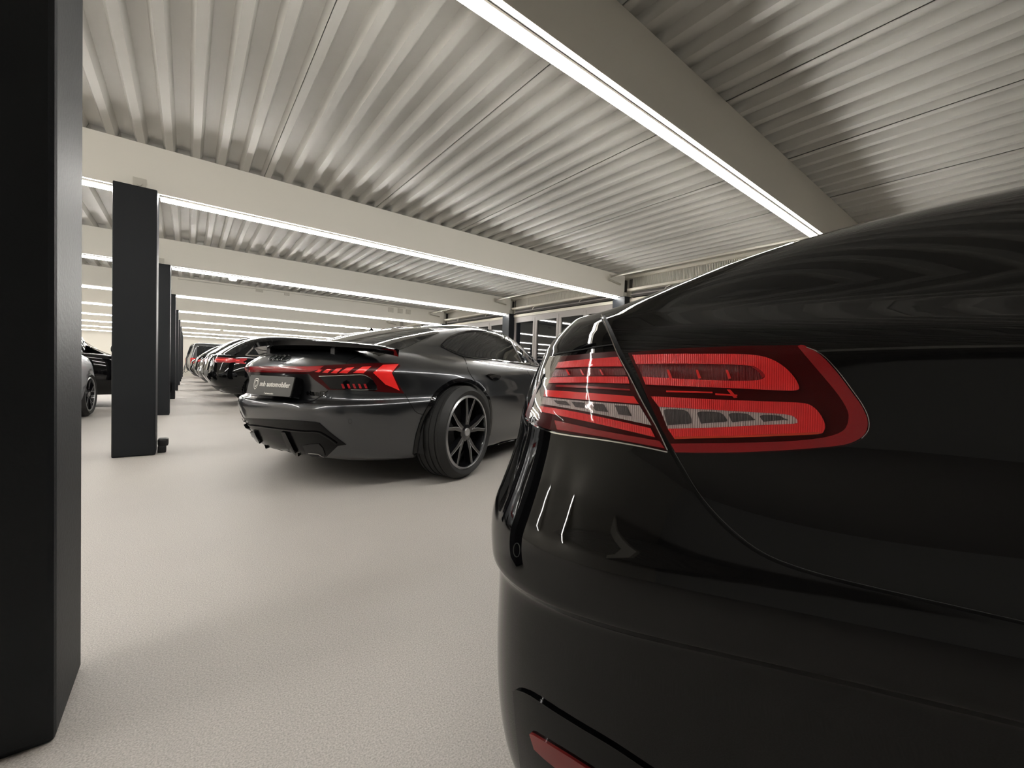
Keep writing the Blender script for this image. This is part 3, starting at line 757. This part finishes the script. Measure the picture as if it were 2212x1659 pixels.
# rear lamp with full width bar
lo = [(509, 798), (535, 791), (600, 791), (665, 791), (748, 787), (796, 785), (858, 784.5), (865, 791), (847, 806), (867, 841), (873, 850), (826, 847), (774, 842), (709, 842), (678, 819), (668, 808), (600, 806), (524, 805)]
al = ad.patch('tail_lamp', lo, 'lamp_dark', 0.002, grid=9)
ad.patch('light_bar', [(513, 798), (536, 792.5), (600, 792.5), (665, 792.5), (700, 791), (690, 799), (668, 803), (600, 804), (526, 803)], 'lamp_mid', 0.004, parent=al, grid=9)
ad.patch('chevron', [(806, 805), (827, 789), (861, 787), (846, 805.5), (863, 844), (846, 836), (833, 831)], 'lamp_bright', 0.0045, parent=al, grid=8)
for i, c in enumerate(([(763, 805), (783, 793), (802, 792), (785, 806)], [(733, 805), (750, 795), (765, 794), (750, 806)], [(715, 805), (727, 797), (739, 796), (727, 806)], [(697, 804), (707, 798), (717, 798), (708, 805)], [(680, 803), (689, 799), (697, 799), (690, 804)])):
    ad.patch('chevron', c, 'lamp_bright', 0.0045, parent=al, grid=6)
ad.patch('dark_panel', smooth_line([(690, 813), (760, 811), (790, 812), (806, 822), (815, 842), (790, 843), (715, 840)], 2), 'trim', 0.0045, parent=al, grid=8)
for x in (737, 749, 761, 773, 785):
    ad.patch('brake_slat', [(x, 829), (x + 5, 829), (x + 9, 839), (x + 4, 839)], 'lamp_mid', 0.0065, parent=al, grid=6)
ad.line('lamp_rim', smooth_line([(690, 812), (760, 809.5), (788, 810), (806, 821)], 2), 1.2, 'chrome', 0.007, parent=al)
ad.line('lamp_rim', smooth_line([(748, 841), (780, 842.5), (806, 841)], 2), 1.2, 'chrome', 0.007, parent=al)
# registration plate
def along(o, d, t): return Vector(o) + Vector(d) * t
pe = None
bm = bmesh.new()
Pc = [Vector((.055, .245, .788)), Vector((.055, -.24, .788)), Vector((.022, -.24, .654)), Vector((.022, .24, .654))]
nrm = (Pc[1] - Pc[0]).cross(Pc[3] - Pc[0]).normalized()
if nrm.x > 0: nrm = -nrm
def slab(Pc, t0, t1, rnd=0.012):
    bm = bmesh.new(); c = sum(Pc, Vector()) / 4; ring = []
    for i in range(4):
        p = Pc[i]; a = (Pc[i - 1] - p).normalized(); b = (Pc[(i + 1) % 4] - p).normalized()
        for k in range(5):
            t = k / 4; ring.append(p + a * rnd * (1 - t) ** 2 + b * rnd * t ** 2)
    A = [bm.verts.new(p + nrm * t1) for p in ring]; B = [bm.verts.new(p + nrm * t0) for p in ring]
    bm.faces.new(A); bm.faces.new(B[::-1])
    for i in range(len(A)): bm.faces.new((A[i], B[i], B[(i + 1) % len(A)], A[(i + 1) % len(A)]))
    return mesh_of(bm)
holder = link('plate_holder', slab([p + (p - sum(Pc, Vector()) / 4).normalized() * .008 for p in Pc], -.05, .012), 'trim', ad.e)
pl = link('plate', slab(Pc, .012, .017), 'plate', holder)
X = (Pc[1] - Pc[0]).normalized(); Yv = (Pc[0] - Pc[3]).normalized(); O0 = Pc[3] + nrm * .0175
place_text(ad, 'plate_lettering', 'mh automobiler', .325, O0 + X * .135 + Yv * .062, X, Yv, 'print', holder, bold=0.0025)
place_text(ad, 'plate_small_print', 'mh automobiler', .09, O0 + X * .215 + Yv * .008, X, Yv, 'print', holder, bold=0.002)
shield = [(0, 1), (.35, .96), (.5, .8), (.45, .35), (.2, 0), (0, -.12), (-.2, 0), (-.45, .35), (-.5, .8), (-.35, .96)]
def shield_ring(name, cx, cy, h, s0, s1, parent):
    bm = bmesh.new(); A, B = [], []
    for x, y in shield:
        for s, Lst in ((s0, A), (s1, B)): Lst.append(bm.verts.new(O0 + X * (cx + x * h * .72 * s) + Yv * (cy + (y - .45) * h * s) + nrm * .001))
    n = len(A)
    for i in range(n): bm.faces.new((A[i], A[(i + 1) % n], B[(i + 1) % n], B[i]))
    return link(name, mesh_of(bm), 'print', parent)
shield_ring('plate_shield', .088, .075, .075, 1.0, .86, holder); shield_ring('plate_shield', .088, .077, .075, .62, .46, holder)
shield_ring('plate_shield', .205, .013, .014, 1.0, .7, holder)
# four linked rings
for i in range(4):
    bm = bmesh.new(); cy = .125 - i * .048; hp, hn = ad.hit('rear', cy, .918)
    up = (Vector((0, 0, 1)) - hn * hn.z).normalized(); sd = up.cross(hn)
    pts = [hp + hn * .006 + (sd * math.cos(t) + up * math.sin(t)) * .032 for t in [2 * PI * k / 20 for k in range(21)]]
    tube(bm, pts, .0045, 6); link('ring_emblem', mesh_of(bm), 'trim', ad.e, True)
def badge(txt, y0, z0, w, mat, name):
    h0, n0 = ad.hit('rear', y0, z0)
    return place_text(ad, name, txt, w, h0 + n0 * .004, (0, -1, 0), (0, 0, 1), mat, ad.e, bold=0.004)
badge('R', .385, .735, .028, 'badge_red', 'badge'); badge('S', .352, .735, .026, 'trim', 'badge')
badge('e-tron GT', -.275, .672, .20, 'trim', 'badge')
# raised spoiler
bm = bmesh.new(); sec = []
NV = 25
for i in range(NV):
    s = -1 + 2 * i / (NV - 1); y = -s * .79; k = abs(s)
    xr = .165 + .22 * k ** 2.6; ch = .21 * (1 - .75 * k ** 4) ; zt = 1.052 - .035 * k ** 2.2 - .012 * k ** 8; th = .026 * (1 - .75 * k ** 5)
    sec.append([bm.verts.new(p) for p in ((xr, y, zt), (xr + ch * .45, y, zt + .006), (xr + ch, y, zt - .002), (xr + ch * .9, y, zt - .05), (xr + ch * .35, y, zt - th - .034 * (1 - k ** 4)), (xr + .012, y, zt - th - .008 * (1 - k ** 4)))])
for i in range(NV - 1):
    for j in range(6): bm.faces.new((sec[i][j], sec[i][(j + 1) % 6], sec[i + 1][(j + 1) % 6], sec[i + 1][j]))
bm.faces.new(sec[0]); bm.faces.new(sec[-1])
sp = link('spoiler', mesh_of(bm), 'trim', ad.e, True)
try: sp.data.set_sharp_from_angle(angle=math.radians(35))
except Exception: pass
for y in (-.36, .36):
    box_obj('spoiler_strut', 'matt', sp, .24, .36, y - .02, y + .02, .955, 1.03)
# rear lower insert, diffuser fins, vents
lowp = smooth_line([(479, 899), (510, 902), (600, 906), (680, 911), (694, 917), (712, 933), (748, 960)], 2) + [(730, 963), (706, 986), (650, 997), (578, 985), (513, 968), (490, 946), (480, 920)]
li = ad.patch('lower_insert', lowp, 'insert', 0.003, grid=10)
ad.line('insert_edge', smooth_line([(484, 921), (509, 915), (600, 926), (660, 932), (692, 934), (728, 958)], 2), 2.2, 'trim', 0.012, parent=li)
for a, b, c_, d in ((497, 517, 502, 530), (546, 566, 556, 584), (612, 636, 628, 652)):
    ad.patch('diffuser_fin', [(a, 930), (a + 9, 931), (c_ + 22, 972 + (a - 497) * .17), (c_ + 10, 974 + (a - 497) * .17)], 'trim', 0.022, parent=li, grid=10, thick=.02)
ad.patch('vent_slot', smooth_line([(655, 962), (690, 958), (702, 978), (698, 986), (665, 985)], 2), 'matt', 0.008, parent=li, grid=10)
ad.line('vent_trim', [(668, 976), (690, 978), (701, 985)], 1.6, 'chrome', 0.014, parent=li)
# glass
ad.patch('rear_side_window', smooth_line([(955, 746), (974, 731), (1009, 720), (1055, 717), (1093, 720)], 3) + smooth_line([(1126, 782), (1066, 775), (1009, 768), (986, 761), (961, 751)], 3), 'glass', 0.003, grid=9, mirror=True)
ad.patch('front_side_window', smooth_line([(1098, 721), (1112, 725), (1146, 747), (1183, 781)], 3) + smooth_line([(1176, 790), (1130, 783)], 3), 'glass', 0.003, grid=9, mirror=True)
ad.line('window_trim', smooth_line([(952, 747), (973, 728), (1009, 717), (1055, 714), (1097, 717), (1114, 722), (1150, 746), (1186, 781)], 3), 3, 'trim', 0.005)
ad.line('window_trim', smooth_line([(952, 748), (985, 764), (1009, 771), (1066, 778), (1128, 786), (1176, 793)], 3), 2.5, 'trim', 0.005)
ad.patch('rear_window', [(.44, -.60), (.8, -.57), (1.28, -.50), (1.34, -.3), (1.36, 0), (1.34, .3), (1.28, .50), (.8, .57), (.44, .60), (.42, .3), (.41, 0), (.42, -.3)], 'glass', 0.003, mode='top')
ad.patch('roof_glass', [(1.5, -.46), (2.5, -.44), (2.5, .44), (1.5, .46)], 'glass', 0.003, mode='top')
ad.patch('windscreen', [(2.72, -.50), (3.55, -.58), (3.6, 0), (3.55, .58), (2.72, .50)], 'glass', 0.002, mode='top')
# shut lines, handle
ad.line('bumper_gap', smooth_line([(874, 851), (887, 873), (903, 893), (940, 897)], 3), 1.4)
ad.line('door_gap', smooth_line([(995, 766), (1005, 778), (1012, 802), (1026, 823), (1037, 838)], 3), 1.4)
ad.line('door_gap', [(1130, 786), (1143, 808), (1156, 830)], 1.2)
ad.line('boot_gap', smooth_line([(514, 812), (516, 845), (530, 861), (600, 869), (655, 871), (682, 863), (709, 844)], 3), 1.8)
ad.line('boot_gap', smooth_line([(748, 787), (752, 779), (775, 769), (792, 765)], 3), 1.4)
ad.line('hinge_line', smooth_line([(806, 756), (845, 740), (853, 741), (854, 747), (848, 752), (806, 765)], 3), 1.2, 'chrome', .001)
ad.patch('door_handle', smooth_line([(1049, 811), (1056, 809), (1076, 812), (1078, 817), (1070, 823), (1060, 820)], 2), 'trim', 0.018, grid=6, thick=.018)
ad.patch('side_skirt', smooth_line([(1062, 972), (1075, 958), (1110, 949), (1160, 938)], 2) + [(1160, 950), (1110, 961), (1062, 977)], 'trim', 0.012, grid=9)
ad.line('parking_sensor', [(910 + 3 * math.cos(t), 918 + 4 * math.sin(t)) for t in [2 * PI * i / 12 for i in range(13)]], .8, 'matt', .001, grid=3)
ad.line('parking_sensor', [(756 + 4 * math.cos(t), 910 + 5 * math.sin(t)) for t in [2 * PI * i / 12 for i in range(13)]], .8, 'matt', .001, grid=3)
for u in (AXL, AXL + 2.9):
    ad.line('wheel_arch_trim', [(u + .422 * math.cos(t), .375 + .422 * math.sin(t)) for t in [math.radians(-18 + 216 * i / 30) for i in range(31)]], .03, 'trim', .005, mode='side', mirror=True, grid=.05)

# ------------------------------------------------------------------ other parked cars
SEDAN = [(.5, 4.5, .78, .20, .18, .18), (.3, 4.7, .88, .21, .19, .19), (.1, 4.82, .935, .40, .38, .40), (.03, 4.86, .945, .55, .55, .55), (.05, 4.84, .94, .64, .66, .64), (.10, 4.78, .93, .78, .80, .74),
 (.10, 4.65, .915, .90, .90, .82), (.16, 4.4, .87, .99, .955, .90), (.36, 3.9, .80, 1.04, .99, .95), (.62, 3.65, .76, 1.08, 1.05, 1.02), (1.1, 3.25, .67, 1.28, 1.26, 1.2), (1.5, 2.9, .57, 1.41, 1.41, 1.36), (1.85, 2.7, .4, 1.46, 1.465, 1.42)]
SUV = [(.5, 4.2, .76, .24, .22, .22), (.3, 4.4, .88, .25, .23, .24), (.1, 4.53, .94, .46, .42, .45), (.03, 4.58, .95, .62, .62, .62), (.06, 4.56, .945, .80, .82, .78), (.09, 4.5, .93, .96, .95, .90),
 (.14, 4.2, .89, 1.06, 1.02, .98), (.22, 3.55, .83, 1.13, 1.08, 1.04), (.36, 3.3, .77, 1.24, 1.22, 1.16), (.62, 3.0, .69, 1.45, 1.43, 1.38), (.9, 2.75, .60, 1.565, 1.56, 1.5), (1.2, 2.5, .42, 1.615, 1.62, 1.57)]
BOXY = [(.35, 4.2, .80, .34, .32, .32), (.2, 4.35, .9, .35, .33, .34), (.12, 4.5, .93, .50, .5, .5), (.10, 4.55, .94, .72, .72, .72), (.10, 4.5, .94, .95, .95, .95), (.10, 4.4, .93, 1.10, 1.10, 1.08), (.12, 3.4, .90, 1.16, 1.16, 1.14), (.20, 3.2, .85, 1.5, 1.5, 1.48), (.28, 3.05, .80, 1.84, 1.84, 1.82), (.36, 2.95, .70, 1.92, 1.92, 1.90), (.6, 2.7, .4, 1.95, 1.95, 1.94)]
def parked(kind, loc, deg, mat, label, zs=1.0, cab=0.0, fin=False, full=False, lamp='slim', name='car'):
    c = Car(name, loc, math.radians(deg), label, 'cars parked along the hall')
    R = {'sedan': SEDAN, 'suv': SUV, 'boxy': BOXY}[kind]; nr = 9.0 if kind == 'boxy' else 3.6
    rows = []; n = len(R)
    for i, (a, b, B, zr, zs_, zf) in enumerate(R):
        sh = cab * max(0, (i - 6) / (n - 7)) if i > 6 else 0
        f = zs if i > 6 else 1 + (zs - 1) * .3
        rows.append(half_ring(a, b + sh, B, zr * f, zs_ * f, zf * f, nr, 4.5 if kind != 'boxy' else 8.0, 0, 9))
    a, b, B, zr, zs_, zf = R[-1]
    rows.append([[u, 0, z] for u, v, z in half_ring(a + .2, b + cab - .1, .2, (zr + .012) * zs, (zs_ + .012) * zs, (zf + .012) * zs, nr, 3.0, 0, 9)])
    me = body_mesh(rows, crease=((3, .3), (5, .3), (6, .4), (7, .4)), levels=2)
    r = {'sedan': .335, 'suv': .365, 'boxy': .385}[kind]; ax = {'sedan': (1.08, 3.93), 'suv': (.98, 3.72), 'boxy': (.95, 3.75)}[kind]; ax = (ax[0], ax[1] + cab * .8)
    wl = [(u, r, r + .035, s * .62, s * 1.15) for u in ax for s in (-1, 1)]
    c.set_body(me, mat, wl); liners(c, wl)
    for u in ax:
        for s in (-1, 1): add_wheel(c, u, s * .785, r, r * .76, .24, 5, True, full)
    zg = {'sedan': (1.07, 1.36), 'suv': (1.12, 1.47), 'boxy': (1.2, 1.76)}[kind]; z0, z1 = zg[0] * zs, zg[1] * zs
    if kind == 'sedan': pol = [(1.0, z0), (1.35, z1 - .02), (1.8, z1 + .02), (2.3, z1 + .02), (2.75 + cab, z1 - .03), (3.3 + cab, z0)]
    elif kind == 'suv': pol = [(.62, z0), (.85, z1 - .06), (1.2, z1), (2.3 + cab, z1), (2.75 + cab, z1 - .05), (3.25 + cab, z0)]
    else: pol = [(.4, z0), (.4, z1), (2.9, z1), (3.15, z0)]
    c.patch('side_window', pol, 'glass', .004, mode='side', grid=.12, mirror=True)
    c.line('window_trim', pol + [pol[0]], .022, 'chrome' if kind != 'boxy' else 'trim', .006, mode='side', grid=.15, mirror=True)
    tp = {'sedan': [(.66, -.6), (1.38, -.48), (1.4, .48), (.66, .6)], 'suv': [(.30, -.68), (.68, -.58), (.68, .58), (.30, .68)]}
    if kind in tp: c.patch('rear_window', tp[kind], 'glass', .004, mode='top', grid=.12)
    else: c.patch('rear_window', [(-.62, 1.3), (.62, 1.3), (.62, 1.74), (-.62, 1.74)], 'glass', .004, mode='rear', grid=.15)
    fr = {'sedan': (2.85, 3.6), 'suv': (2.75, 3.35), 'boxy': (2.98, 3.3)}[kind]
    c.patch('windscreen', [(fr[0] + cab, -.5), (fr[1] + cab, -.62), (fr[1] + cab + .03, 0), (fr[1] + cab, .62), (fr[0] + cab, .5)], 'glass', .004, mode='top', grid=.12)
    zl = {'sedan': .86, 'suv': .93, 'boxy': .95}[kind]
    if lamp == 'slim':
        for s in (-1, 1):
            q = c.patch('tail_lamp', [(s * .42, zl - .03), (s * .86, zl - .06), (s * .88, zl + .05), (s * .45, zl + .05)], 'lamp_mid', .006, mode='rear', grid=.1)
            c.patch('lamp_bar', [(s * .46, zl - .005), (s * .86, zl - .01), (s * .86, zl + .015), (s * .46, zl + .015)], 'lamp_bright', .009, mode='rear', grid=.1, parent=q)
        sl = [(.12, zl + .05), (.55, zl + .03), (.62, zl), (.40, zl - .04), (.14, zl - .05)]
        c.patch('side_lamp', sl, 'lamp_mid', .007, mode='side', grid=.1, mirror=True)
    elif lamp == 'upright':
        for s in (-1, 1):
            q = c.patch('tail_lamp', [(s * .74, zl - .14), (s * .88, zl - .14), (s * .88, zl + .16), (s * .74, zl + .16)], 'lamp_mid', .02, mode='rear', grid=.1, thick=.02)
            for k in (-.09, .02, .11):
                c.patch('lamp_segment', [(s * .75, zl + k - .035), (s * .87, zl + k - .035), (s * .87, zl + k + .035), (s * .75, zl + k + .035)], 'lamp_bright', .026, mode='rear', grid=.1, parent=q)
    elif lamp == 'bar':
        q = c.patch('tail_lamp', [(-.88, zl - .03), (.88, zl - .03), (.88, zl + .04), (-.88, zl + .04)], 'lamp_mid', .006, mode='rear', grid=.1)
        c.patch('side_lamp', [(.12, zl + .05), (.5, zl + .03), (.45, zl - .05), (.14, zl - .04)], 'lamp_bright', .007, mode='side', grid=.1, mirror=True)
    for s in (-1, 1):
        c.patch('headlamp', [(4.1, s * .62), (4.42, s * .5), (4.38, s * .74), (4.15, s * .8)], 'chrome', .005, mode='top', grid=.12)
    c.patch('plate', [(-.26, .60), (.26, .60), (.26, .72), (-.26, .72)], 'plate', .01, mode='rear', grid=.2)
    c.patch('lower_insert', [(-.7, .27), (.7, .27), (.74, .40), (-.74, .40)], 'matt', .006, mode='rear', grid=.12)
    c.line('door_gap', [(1.35, zl + .05), (1.45, .7), (1.65, .45)], .008, 'gap', .002, mode='side', mirror=True)
    c.line('door_gap', [(2.4, zl + .1), (2.42, .35)], .008, 'gap', .002, mode='side', mirror=True)
    c.patch('door_handle', [(1.5, .86), (1.72, .87), (1.72, .895), (1.5, .885)], 'chrome', .02, mode='side', grid=.1, thick=.02, mirror=True)
    # mirrors
    bm = bmesh.new(); box(bm, 0, .14, -.10, .10, 0, .13, bevel=.04); mm = mesh_of(bm)
    for s in (-1, 1):
        u = (3.15 if kind == 'sedan' else 3.05) + cab; h, nn = c.hit('side', u, z0 + .01)
        o = link('door_mirror', mm.copy(), mat, c.e, True); o.location = (u, s * (abs(h.y) + .12), z0 - .02)
    if fin:
        bm = bmesh.new(); h = c.hit('top', 1.72, 0)[0]
        vs = [bm.verts.new(p) for p in ((1.62, .012, h.z - .02), (1.84, .012, h.z - .02), (1.64, .004, h.z + .055), (1.62, -.012, h.z - .02), (1.84, -.012, h.z - .02), (1.64, -.004, h.z + .055))]
        bm.faces.new(vs[:3]); bm.faces.new(vs[3:][::-1])
        for i in range(3): bm.faces.new((vs[i], vs[(i + 1) % 3], vs[3 + (i + 1) % 3], vs[3 + i]))
        link('roof_antenna', mesh_of(bm), 'trim', c.e)
    return c
parked('sedan', (.92, 6.25), 25, 'black', 'black saloon with roof antenna, directly behind the grey fastback', 1.035, fin=True, lamp='bar')
parked('suv', (.24, 10.58), 5, 'black', 'glossy black crossover second behind the grey fastback, slim red lamp', .93, lamp='slim')
parked('suv', (.24, 13.5), 4, 'black', 'tall black car third behind the grey fastback, full width lamp', 1.0, lamp='bar')
parked('sedan', (.19, 16.5), 4, 'black', 'black saloon fourth behind the grey fastback', 1.0, lamp='slim')
parked('suv', (.12, 19.5), 4, 'black', 'black car fifth behind the grey fastback', 1.0, lamp='slim')
parked('sedan', (.0, 23.0), 4, 'black', 'black saloon parked just before the boxy car', 1.0, lamp='slim')
parked('boxy', (-.12, 28.9), 8, 'slate', 'boxy dark grey car with upright lamps by the end wall', 1.0, lamp='upright')
parked('sedan', (-2.40, 5.05), 85, 'silver', 'silver grey car half hidden behind the nearest column', 1.0, full=True)
parked('suv', (-5.18, 11.05), 2, 'black', 'glossy black car seen between the two nearest columns', .91, cab=1.0, full=True)
